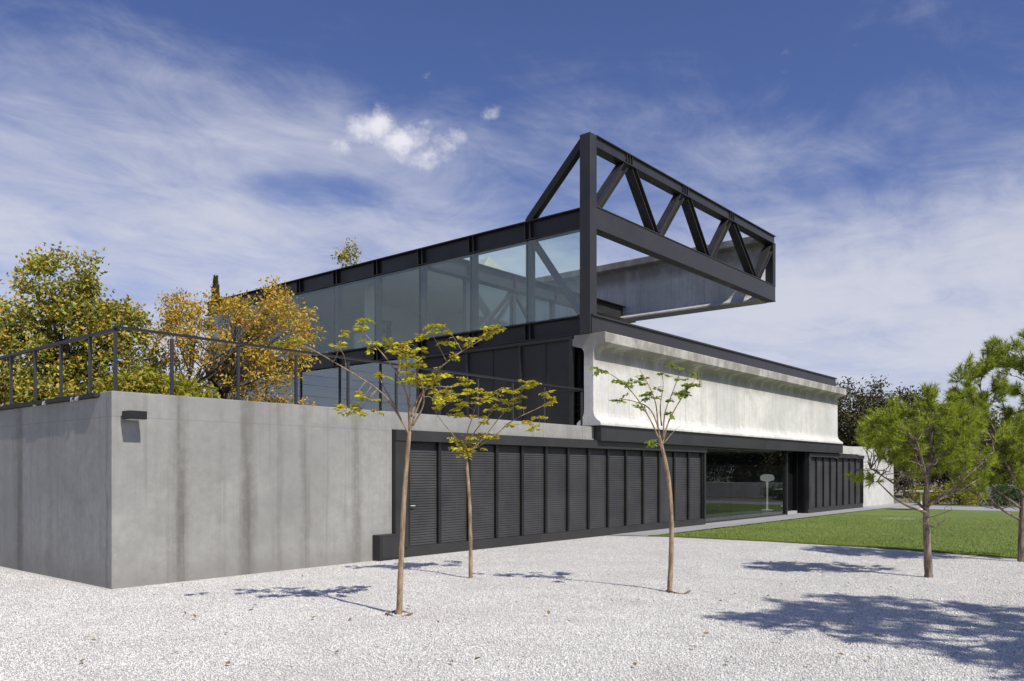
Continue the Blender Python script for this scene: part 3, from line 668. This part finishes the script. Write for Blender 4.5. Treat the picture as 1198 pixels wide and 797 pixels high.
young_tree((10.09, 5.58, .02), 'young tree with curved trunk and few small green leaves, seen against the white beam', px(*a, [(783, 697), (785, 660), (786, 610), (783, 565), (777, 535), (771, 512)]),
    [px(*a, L) for L in [[(773, 520), (760, 490), (742, 462), (722, 443), (700, 432)], [(774, 524), (770, 500), (768, 470), (758, 448), (750, 434)], [(775, 522), (782, 495), (797, 470), (812, 450), (822, 437)], [(776, 515), (776, 485), (786, 460), (793, 436)], [(771, 505), (762, 478), (740, 470), (728, 468)], [(780, 500), (792, 480), (805, 462)], [(774, 500), (773, 475), (780, 450), (778, 432)], [(777, 530), (768, 520), (761, 524)], [(777, 520), (790, 505), (800, 498)]]],
    lf(*a, [(700, 432, 1.1), (703, 436, .7), (728, 448, 1.2), (733, 454, .8), (726, 469, 1.2), (731, 450, .6), (748, 479, 1), (750, 446, 1), (756, 452, .7), (762, 466, 1.3), (758, 462, .8), (755, 445, .5), (772, 456, .7), (787, 434, 1.1), (782, 436, .9), (793, 448, .8), (795, 461, 1), (803, 458, 1), (808, 452, 1), (815, 452, 1), (821, 436, 1.3), (806, 462, .8), (790, 463, .8), (786, 472, .6), (762, 524, .9), (758, 518, .7), (785, 485, .6)]), .038, LEAF_G3, 33, big=.95)
# drip hoses round the feet of two young trees
for (bx_, by_), rr, lab in (((6.46, 7.12), .16, 'loop of brown irrigation hose around the foot of the nearest young tree'), ((10.19, 5.5), .17, 'short curl of brown irrigation hose beside the foot of the third young tree')):
    n = 22 if rr < .165 else 11
    pts = [(bx_ + rr * math.cos(.28 * i + 2.2) * .9, by_ + rr * math.sin(.28 * i + 2.2), .035 + .015 * math.sin(i * .8)) for i in range(n)]
    m = MB(); m.tube(pts, .013, 7); tag(m.build('irrigation_hose', HOSE, smooth=True), lab, 'hose')

def bent(p, q, rnd, up=.15, n=5):
    p, q = Vector(p), Vector(q); L = (q - p).length
    out = []
    for i in range(n + 1):
        s = i / n; w = math.sin(math.pi * s)
        out.append(p.lerp(q, s) + Vector((random.gauss(0, rnd), random.gauss(0, rnd), random.gauss(0, rnd))) * L * w + Vector((0, 0, up * L * w)))
    return out
def crown_tree(kind, base, label, cat_group, lobes, nclus, nleaf, lw, ll, mat, bark, r0, fork, seed, spread=.3, multi=1, lean=(0, 0), core=.35):
    random.seed(seed); B = Vector(base); t = thing(kind, base, label, 'tree' if 'shrub' not in kind else 'shrub', cat_group)
    tk = MB(); forks = []
    for k in range(multi):
        off = Vector((random.uniform(-.3, .3), random.uniform(-.3, .3), 0)) * (multi > 1)
        e = B + Vector((lean[0], lean[1], fork)) + off * 3
        q = bent(B + off * .4, e, .04, 0); tk.tube(q, [r0 * (1 - .4 * i / 5) for i in range(6)], 9); forks.append(e)
    tot = sum(l[2] for l in lobes); cl = []
    for c, r, w in lobes:
        c = B + Vector(c)
        for _ in range(int(nclus * w / tot)):
            d = Vector((random.gauss(0, 1), random.gauss(0, 1), random.gauss(0, 1))).normalized(); k = random.uniform(core, 1) ** .6
            if random.random() < .12: k *= random.uniform(1.05, 1.25)
            cl.append((c + Vector((d.x * r[0], d.y * r[1], d.z * r[2])) * k, c))
    for i, (c, lc) in enumerate(cl):
        if i % 5 == 0:
            f = random.choice(forks); mid = f.lerp(lc, random.uniform(.4, .8)); k = random.uniform(.25, .5)
            q = bent(f, c, .05, .06); tk.tube(q, [max(.006, r0 * k * (1 - s / 5.3) ) for s in range(6)], 5)
    lv = MB()
    for c, lc in cl:
        tone = random.random(); m_ = nleaf if random.random() < .8 else nleaf // 2
        out = (c - lc).normalized() if (c - lc).length > .01 else Vector((0, 0, 1))
        for _ in range(m_):
            p = c + Vector((random.gauss(0, spread), random.gauss(0, spread), random.gauss(0, spread * .8)))
            d = Vector((random.gauss(0, 1), random.gauss(0, 1), random.gauss(0, 1) - .2)) + out * .7
            lv.leaf(p, d, lw * random.uniform(.7, 1.2), ll * random.uniform(.7, 1.25))
    tk.build('trunk', bark, t, smooth=True); lv.build('crown', mat, t); return t

# terrace trees, planted in a bed on the podium
bed = MB(); bed.box(5.7, 17.4, 16.2, 30, 2.552, 2.8); tag(bed.build('planting_bed', SOIL), 'dark planting bed along the back of the podium terrace', 'planting bed')
crown_tree('broadleaf_tree', (8.4, 21.6, 2.8), 'large olive and gold leaved tree at the far left behind the terrace railing', 'garden trees behind the terrace',
    [((0, 0, 2.1), (1.5, 1.5, 1.3), 3), ((-.7, .9, 1.6), (1.2, 1.2, 1.2), 2), ((.9, -.8, 1.5), (1.2, 1.2, 1.2), 2), ((-.1, .1, 3.45), (.95, .95, .95), 1.5), ((.9, -.9, 2.7), (.7, .7, .6), .7), ((-1.3, 1.5, 2.4), (.8, .8, .9), .9), ((0, 0, .8), (1.7, 1.7, .8), 1.5)],
    330, 82, .075, .12, LEAF_OL, BARK_D, .13, 1.2, 41, .155)
crown_tree('broadleaf_tree', (6.0, 23.6, 2.8), 'smaller olive leaved tree cut by the left edge of the photo', 'garden trees behind the terrace',
    [((0, 0, 2.4), (1.2, 1.2, 1.5), 3), ((-.1, .2, 3.7), (.7, .7, .7), 1.2), ((0, 0, .9), (1.3, 1.3, .8), 1)], 190, 60, .07, .125, LEAF_OL, BARK_D, .1, 1.1, 42, .17)
crown_tree('broadleaf_tree', (10.9, 18.4, 2.75), 'wide orange and gold autumn tree with forked trunk in front of the glazed corner', 'garden trees behind the terrace',
    [((0, 0, 2.4), (1.1, 1.1, .95), 3), ((-.8, .9, 2.2), (.6, .6, .8), 1.4), ((.95, -1.0, 2.3), (.85, .85, 1.05), 2.6), ((-.75, .9, 3.0), (.5, .5, .35), .5), ((.3, -.3, 1.5), (1.4, 1.4, .5), 1.1), ((.85, -.75, 3.35), (.35, .35, .4), .35)],
    270, 44, .05, .095, LEAF_OR, BARK_D, .075, .9, 43, .13, multi=3)
crown_tree('shrub', (8.7, 17.7, 2.8), 'yellow green bush between the two terrace trees', None,
    [((0, 0, .62), (.75, .75, .55), 2), ((.55, -.6, .45), (.5, .5, .4), 1), ((-.4, .5, .5), (.5, .5, .45), 1)], 150, 45, .06, .12, LEAF_SH, BARK_D, .05, .3, 44, .16)
crown_tree('shrub', (12.4, 19.9, 2.8), 'orange tinged bush below the autumn tree', None, [((0, 0, .6), (1.0, 1.0, .6), 2), ((.9, -.9, .5), (.6, .6, .45), 1)], 90, 40, .05, .1, LEAF_OR, BARK_D, .04, .3, 45, .15)
def cypress(base, h, r, label, seed, top_only=False):
    random.seed(seed); t = thing('cypress_tree', base, label, 'tree', 'cypress tips behind the autumn tree'); B = Vector(base)
    m = MB(); m.tube([B, B + Vector((0, 0, h * .9))], [.16, .03], 7); m.build('trunk', BARK_D, t)
    lv = MB()
    for _ in range(4200):
        z = random.uniform(.06, 1) ; rr = r * min(1, (1 - z) * 2.6) ** .8 * random.uniform(.3, 1.05); a = random.uniform(0, 6.28)
        lv.leaf(B + Vector((rr * math.cos(a), rr * math.sin(a), z * h)), (math.cos(a) * .4, math.sin(a) * .4, 1), .1, .3)
    lv.build('crown', LEAF_DK, t)
cypress((21.4, 36.9, 0), 11.15, .36, 'slender cypress tip rising above the orange tree', 46)
cypress((25.0, 38.0, 0), 11.3, .5, 'lower cypress tip beside the left end of the flat roof', 47)
crown_tree('broadleaf_tree', (29.3, 36.6, 0), 'grey green treetop peeping above the flat roof', 'garden trees behind the terrace',
    [((0, 0, 13.4), (.5, .5, 1.3), 2), ((-.9, .9, 12.0), (.9, .9, .8), 1.2), ((0, 0, 11.4), (1.6, 1.6, 1.3), 2)], 85, 22, .1, .22, LEAF_OL, BARK_D, .2, 8.5, 48, .22)
# evergreens behind the far end
for i, (x, y, h, r, lab) in enumerate([(58, 18.0, 7.9, 2.9, 'dark evergreen close behind the end of the white beam'), (59, 14.8, 7.2, 2.7, 'dark brownish evergreen right of the white beam, left of the green pine'), (62, 11.5, 6.0, 2.6, 'dark evergreen half hidden behind the nearest pine'),
        (60, 7.5, 4.9, 2.6, 'low dark tree behind the lawn, seen through the nearest pine'), (58, 3.2, 4.6, 2.5, 'low dark tree behind the low wall, seen through the right pine'), (60, -1.5, 5.4, 2.8, 'dark evergreen behind the low wall, seventh from the house'), (58, -7, 5.8, 3, 'dark evergreen far right beyond the lawn'), (60, 22.5, 7.0, 2.8, 'dark evergreen hidden behind the white beam')]):
    crown_tree('evergreen_tree', (x, y, 0), lab, 'dark evergreens beyond the lawn', [((0, 0, h * .66), (r * .8, r, h * .33), 3), ((.5, r * .6, h * .55), (r * .6, r * .6, h * .3), 1), ((0, -r * .6, h * .5), (r * .6, r * .7, h * .3), 1), ((0, 0, h * .28), (r * .9, r, h * .24), 1.5)],
               400, 48, .12, .24, LEAF_DK, BARK_D, .18, h * .4, 60 + i, .34)
for i, (x, y, r, lab) in enumerate([(47.5, 9.3, .9, 'low green shrub beside the white garden table'), (48, 7.4, 1.0, 'rounded green shrub in front of the low pale wall'), (47.6, 11.0, .8, 'small dark green shrub by the end of the tall pale wall'), (48.4, 5.3, .8, 'small shrub right of the others by the low pale wall')]):
    crown_tree('shrub', (x, y, 0), lab, 'low shrubs beyond the lawn', [((0, 0, r * .5), (r, r * 1.1, r * .5), 1)], 60, 34, .07, .14, LEAF_MG if i % 2 else LEAF_SH, BARK_D, .03, .2, 80 + i, .16)

def pine(base, label, trunk, r0, limbs, lobes, ntuft, mat, seed, nl=.13, twigs=26, group='young pines'):
    """open pine: bare limbs, tufts of long needles toward the twig ends"""
    random.seed(seed); B = Vector(base); t = thing('pine_tree', base, label, 'tree', group)
    P = lambda a, w, z: B + RX * a + FW * w + Vector((0, 0, z))
    tk = MB(); q = chaikin([P(*p) for p in trunk]); n = len(q)
    tk.tube(q, [r0 * (1 - .72 * i / (n - 1)) * (1 + .09 * math.sin(i * 1.9) + .08 * (i % 3 == 0)) for i in range(n)], 11)
    nodes = list(q[n // 3:])
    for L in limbs:
        w = chaikin([P(*p) for p in L]); m = len(w); tk.tube(w, [r0 * .4 * (1 - .75 * i / (m - 1)) for i in range(m)], 7); nodes += w[m // 3:]
    lv = MB(); tot = sum(l[2] for l in lobes); secs = []
    for c, r, wt in lobes:
        for _ in range(int(ntuft / 9 * wt / tot)):
            d = Vector((random.gauss(0, 1), random.gauss(0, 1), random.gauss(0, 1))).normalized() * random.uniform(.35, 1) ** .5
            secs.append(P(c[0] + d.x * r[0], c[1] + d.y * r[1], c[2] + d.z * r[2]))
    for s in secs:
        a = min(nodes, key=lambda v: (v - s).length + abs(v.z - s.z + .3) * .5)
        w = bent(a, s, .05, -.04); tk.tube(w, [max(.004, .012 * (1 - i / 6)) for i in range(6)], 5)
        d0 = (s - a).normalized()
        for _ in range(9):
            st_ = w[random.choice((3, 4, 4, 5, 5))]
            dr = (d0 * .8 + Vector((random.gauss(0, .55), random.gauss(0, .55), random.gauss(.35, .4)))).normalized(); ln = random.uniform(.1, .26)
            e = st_ + dr * ln; tk.tube([st_, e], [.005, .003], 3)
            for k in range(46):
                o = st_ + dr * ln * random.uniform(.35, 1.05); nd = (dr * random.uniform(.5, 1.3) + Vector((random.gauss(0, .6), random.gauss(0, .6), random.gauss(0, .6)))).normalized()
                sd = nd.cross(Vector((random.gauss(0, 1), random.gauss(0, 1), random.gauss(0, 1)))).normalized() * .005
                tip = o + nd * nl * random.uniform(.6, 1.1)
                lv.add([o - sd, o + sd, tip], [(0, 1, 2)])
    for _ in range(twigs):                                       # bare dead twigs low in the crown
        a = random.choice(nodes[:max(6, len(nodes) // 2)]); th = random.uniform(0, 6.28); L = random.uniform(.3, .9)
        e = a + RX * math.cos(th) * L + FW * math.sin(th) * L + Vector((0, 0, random.uniform(-.1, .35))); w = bent(a, e, .08, -.05)
        tk.tube(w, [.008, .007, .006, .005, .004, .003], 4)
        for _ in range(3):
            b = w[random.randint(2, 5)]; tk.tube([b, b + Vector((random.gauss(0, .14), random.gauss(0, .14), random.uniform(-.05, .2)))], [.004, .002], 3)
    tk.build('trunk', BARK_P, t, smooth=True); lv.build('crown', mat, t); return t
pine((14.08, 3.19, .0), 'small green pine with a rough trunk standing in the gravel before the lawn', [(0, 0, 0), (-.02, 0, .5), (-.04, .02, 1.05), (0, .05, 1.6), (.05, 0, 2.2), (0, 0, 2.8)], .066,
    [[(-.04, .02, 1.1), (-.4, .1, 1.45), (-.85, .15, 1.75)], [(-.03, 0, 1.15), (.35, -.2, 1.5), (.8, -.2, 1.9)], [(-.04, 0, 1.2), (-.25, -.4, 1.7), (-.5, -.6, 2.2)], [(0, .05, 1.6), (.3, .3, 2.1), (.5, .5, 2.6)], [(-.03, 0, 1.05), (-.5, -.1, 1.2), (-.9, -.2, 1.55)], [(0, 0, 1.2), (.5, .2, 1.35), (1.0, .3, 1.6)]],
    [((-.1, 0, 2.35), (.8, .7, .55), 3), ((-.65, 0, 2.2), (.5, .5, .45), 1.8), ((.6, 0, 2.2), (.6, .55, .5), 1.8), ((-.75, 0, 1.65), (.3, .4, .3), .5), ((.15, 0, 2.75), (.45, .4, .25), .8), ((.1, 0, 1.75), (.6, .5, .2), .6)], 680, NEEDLE, 91)
pine((17.85, 2.45, .0), 'larger pine at the right edge with light bark branches spreading over the lawn', [(0, 0, 0), (0, 0, .6), (.03, 0, 1.1), (.1, .1, 2.0), (.15, 0, 3.0), (.1, 0, 4.0)], .075,
    [[(0, 0, .78), (-.45, .0, 1.02), (-.75, .1, 1.45)], [(-.45, 0, 1.02), (-.55, .3, 1.2), (-.95, .6, 1.5)], [(.05, 0, 1.2), (-.5, -.2, 2.0), (-1.0, -.2, 2.8)], [(.08, 0, 1.6), (-.4, .3, 2.5), (-.6, .4, 3.5)], [(.1, .1, 1.9), (.7, .1, 2.6), (1.2, 0, 3.2)], [(.05, 0, 1.4), (.3, -.6, 2.2), (.2, -1, 3)], [(0, 0, 1.0), (-.6, .1, 1.5), (-1.3, .3, 1.9)], [(.05, 0, 1.2), (.6, 0, 1.5), (1.2, 0, 2.0)]],
    [((-.6, 0, 2.45), (.85, .9, .65), 3.2), ((-.85, 0, 3.25), (.45, .6, .5), 1.5), ((-.1, 0, 3.9), (.55, .6, .45), 1.4), ((.5, 0, 3.2), (.7, .7, .9), 2), ((-1.2, .1, 2.1), (.5, .6, .45), 1), ((-.5, 0, 1.75), (.9, .8, .35), 1.5), ((-1.0, -.1, 1.5), (.45, .5, .25), .5), ((.6, 0, 2), (.9, .8, .5), 1)], 1650, NEEDLE_B, 92, nl=.14, twigs=34)
# the pine just outside the picture whose shadow falls across the gravel
pine((9.5, -1.9, 0), 'pine outside the right edge that shades the front of the gravel', [(0, 0, 0), (0, 0, 1.8), (.1, 0, 3.4), (0, .1, 4.8), (0, 0, 5.8)], .14,
    [[(0, 0, 2.6), (-.8, .3, 3.3), (-1.7, .5, 4.1)], [(.05, 0, 2.8), (.8, -.3, 3.6), (1.8, -.4, 4.4)], [(.1, 0, 3.2), (-.5, -.8, 4.1), (-.8, -1.4, 4.6)], [(.1, 0, 3.4), (.4, .9, 4.3), (.6, 1.5, 4.8)], [(0, 0, 4.2), (-.8, .2, 5.1), (-1.4, .3, 5.4)]],
    [((0, 0, 4.9), (1.9, 1.7, 1.1), 4), ((-1.4, .3, 4.4), (1.1, 1.2, .7), 2.4), ((1.5, -.2, 4.6), (1.5, 1.3, .8), 2.4), ((.4, -1.2, 4.0), (1.6, 1.2, .8), 2.4), ((-.6, -1.5, 3.2), (1.2, .9, .6), 1.6), ((0, 0, 5.8), (.9, .9, .5), 1)], 2700, NEEDLE, 93, nl=.16, twigs=10)

# fallen leaves on the gravel
random.seed(5); lm = MB(); lm.leaf((0, 0, 0), (1, .2, .15), .05, .075, (.1, .1, 1)); proto = None
spots = []
while len(spots) < 60:
    d = random.uniform(6.9, 13.5); l = random.uniform(-.58, .5) * d; p = RX * l + FW * d
    if p.y < 11.7 and p.x < 18 and (p.x > 5.4 or p.y < 11.5): spots.append(p)
for i, p in enumerate(spots):
    if i % 3 == 0:
        lm = MB(); lm.leaf((0, 0, 0), (1, random.uniform(-.3, .3), .2), random.uniform(.03, .05), random.uniform(.05, .085), (.1, .2, 1)); o = lm.build('fallen_leaf', DRY); 
    else: o = spots_o.copy(); C.objects.link(o)
    spots_o = o; o.location = (p.x, p.y, gz(p.x, p.y) + .028); o.rotation_euler = (random.uniform(-.4, .4), random.uniform(-.4, .4), random.uniform(0, 6.28))
    tag(o, 'small dry brown or yellowish leaf lying loose on the white gravel', 'leaf', 'fallen leaves on the gravel')

# ------------------------------------------------------------------ sky, sun, camera
EL = R(49); sdir = Vector((-.14 * math.cos(EL), -.99 * math.cos(EL), math.sin(EL))).normalized()
w = bpy.data.worlds.new('World'); scene.world = w; w.use_nodes = True; T = w.node_tree; N = T.nodes; L = T.links
class WT(NT):
    def __init__(s): s.t = T; s.N = N; s.L = L; s.pos = N.new('ShaderNodeTexCoord').outputs['Generated']
t = WT()
sky = t.n('TexSky'); sky.sky_type = 'NISHITA'; sky.sun_disc = False; sky.sun_elevation = EL; sky.sun_rotation = math.atan2(sdir.x, sdir.y) % (2 * math.pi)
sky.altitude = 700; sky.air_density = 1.0; sky.dust_density = .6; sky.ozone_density = 3.5
x, y, z = t.sep()
hl = t.math('SQRT', t.math('ADD', t.math('MULTIPLY', x, x), t.math('MULTIPLY', y, y)))
V = t.math('DIVIDE', z, t.math('MAXIMUM', hl, .001)); AZ = t.math('ARCTAN2', y, x)
zz = t.math('ADD', t.math('MAXIMUM', z, 0.), .12)
cx_ = t.n('CombineXYZ'); t.set(cx_.inputs[0], t.math('DIVIDE', x, zz)); t.set(cx_.inputs[1], t.math('DIVIDE', y, zz)); plane = cx_.outputs[0]
rot = t.n('Mapping'); rot.inputs['Rotation'].default_value = (0, 0, R(50)); rot.inputs['Scale'].default_value = (.8, 1.15, 1); L.new(plane, rot.inputs[0])
n1 = t.noise(.75, 6, .58, rot.outputs[0], .8); n2 = t.noise(3.4, 8, .66, rot.outputs[0], 1.1)
ca = t.n('CombineXYZ'); t.set(ca.inputs[0], t.math('MULTIPLY', AZ, 2.2)); t.set(ca.inputs[1], t.math('MULTIPLY', V, 7.)); n3 = t.noise(1.6, 5, .6, ca.outputs[0], .5)
cov = t.mr(V, .54, .16, -.1, .8)
cov = t.math('ADD', cov, t.math('MULTIPLY', t.math('SUBTRACT', n1, .5), 1.5))
cov = t.math('ADD', cov, t.math('MULTIPLY', t.math('SUBTRACT', n2, .5), .75))
cov = t.math('ADD', cov, t.math('MULTIPLY', t.math('SUBTRACT', n3, .5), .9))
# a broad soft veil to the left, another low on the right
def blob(a_, v_, ra, rv, k):
    d = t.math('ADD', t.math('POWER', t.math('DIVIDE', t.math('SUBTRACT', AZ, a_), ra), 2.), t.math('POWER', t.math('DIVIDE', t.math('SUBTRACT', V, v_), rv), 2.))
    return t.mr(d, 1., 0., 0, k)
cov = t.math('ADD', cov, blob(1.12, .37, .45, .2, .36)); cov = t.math('ADD', cov, blob(.15, .2, .42, .14, .3))
cov = t.math('SUBTRACT', cov, blob(.93, .335, .12, .03, .3)); cov = t.math('SUBTRACT', cov, blob(.4, .3, .3, .07, .2))
cov = t.mr(cov, -.05, 1.15, 0, .92)
# small cumulus puffs
cz = t.n('CombineXYZ'); t.set(cz.inputs[0], AZ); t.set(cz.inputs[1], V)
pn = t.noise(26, 7, .62, cz.outputs[0]); pn2 = t.noise(9, 3, .5, cz.outputs[0])
puff = None
for a_, v_, ra, rv, k in ((.862, .418, .03, .022, 1), (.83, .402, .036, .022, 1), (.795, .388, .034, .02, .9), (.763, .411, .02, .014, .6), (.808, .426, .012, .006, .5), (.725, .44, .02, .012, .6), (.9, .395, .03, .018, .3)):
    d = t.math('SQRT', t.math('ADD', t.math('POWER', t.math('DIVIDE', t.math('SUBTRACT', AZ, a_), ra), 2.), t.math('POWER', t.math('DIVIDE', t.math('SUBTRACT', V, v_), rv), 2.)))
    q = t.mr(d, 1.9, 0, 0, k, False); puff = q if puff is None else t.math('MAXIMUM', puff, q)
puff = t.math('ADD', puff, t.math('ADD', t.math('MULTIPLY', t.math('SUBTRACT', pn, .5), 1.5), t.math('MULTIPLY', t.math('SUBTRACT', pn2, .5), .9)))
puff = t.mr(puff, .3, .95, 0, .95)
tint = t.mix(1., sky.outputs[0], (.72, .7, .95), 'MULTIPLY')
CL = 6.6
c = t.mix(cov, tint, (CL * .86, CL * .88, CL * 1.0)); c = t.mix(puff, c, t.mix(pn2, (CL * .98, CL * .98, CL * 1.1), (CL * 1.25, CL * 1.22, CL * 1.27)))
bg = N['Background']; L.new(c, bg.inputs[0]); bg.inputs[1].default_value = .115
sl = bpy.data.lights.new('sun', 'SUN'); sl.energy = 4.6; sl.angle = R(.55); sl.color = (1, .94, .86)
so = bpy.data.objects.new('sun', sl); C.objects.link(so); so.rotation_euler = (-sdir).to_track_quat('-Z', 'Y').to_euler(); so.location = (0, -20, 30)

cam = bpy.data.cameras.new('camera'); co = bpy.data.objects.new('camera', cam); C.objects.link(co); scene.camera = co
co.location = (0, 0, 1.7); co.rotation_euler = (R(90), 0, math.atan2(.641, .767) - R(90))
cam.sensor_width = 36; cam.lens = 952 / 1198 * 36; cam.shift_y = 153.5 / 1198; cam.clip_end = 3000; cam.clip_start = .05
scene.render.engine = 'CYCLES'
vs = scene.view_settings; vs.view_transform = 'Standard'; vs.look = 'None'; vs.exposure = 0; vs.gamma = 1
scene.cycles.max_bounces = 8; scene.cycles.transparent_max_bounces = 24; scene.cycles.glossy_bounces = 5
scene.cycles.caustics_reflective = False; scene.cycles.caustics_refractive = False
scene.render.resolution_x = 1024; scene.render.resolution_y = 681
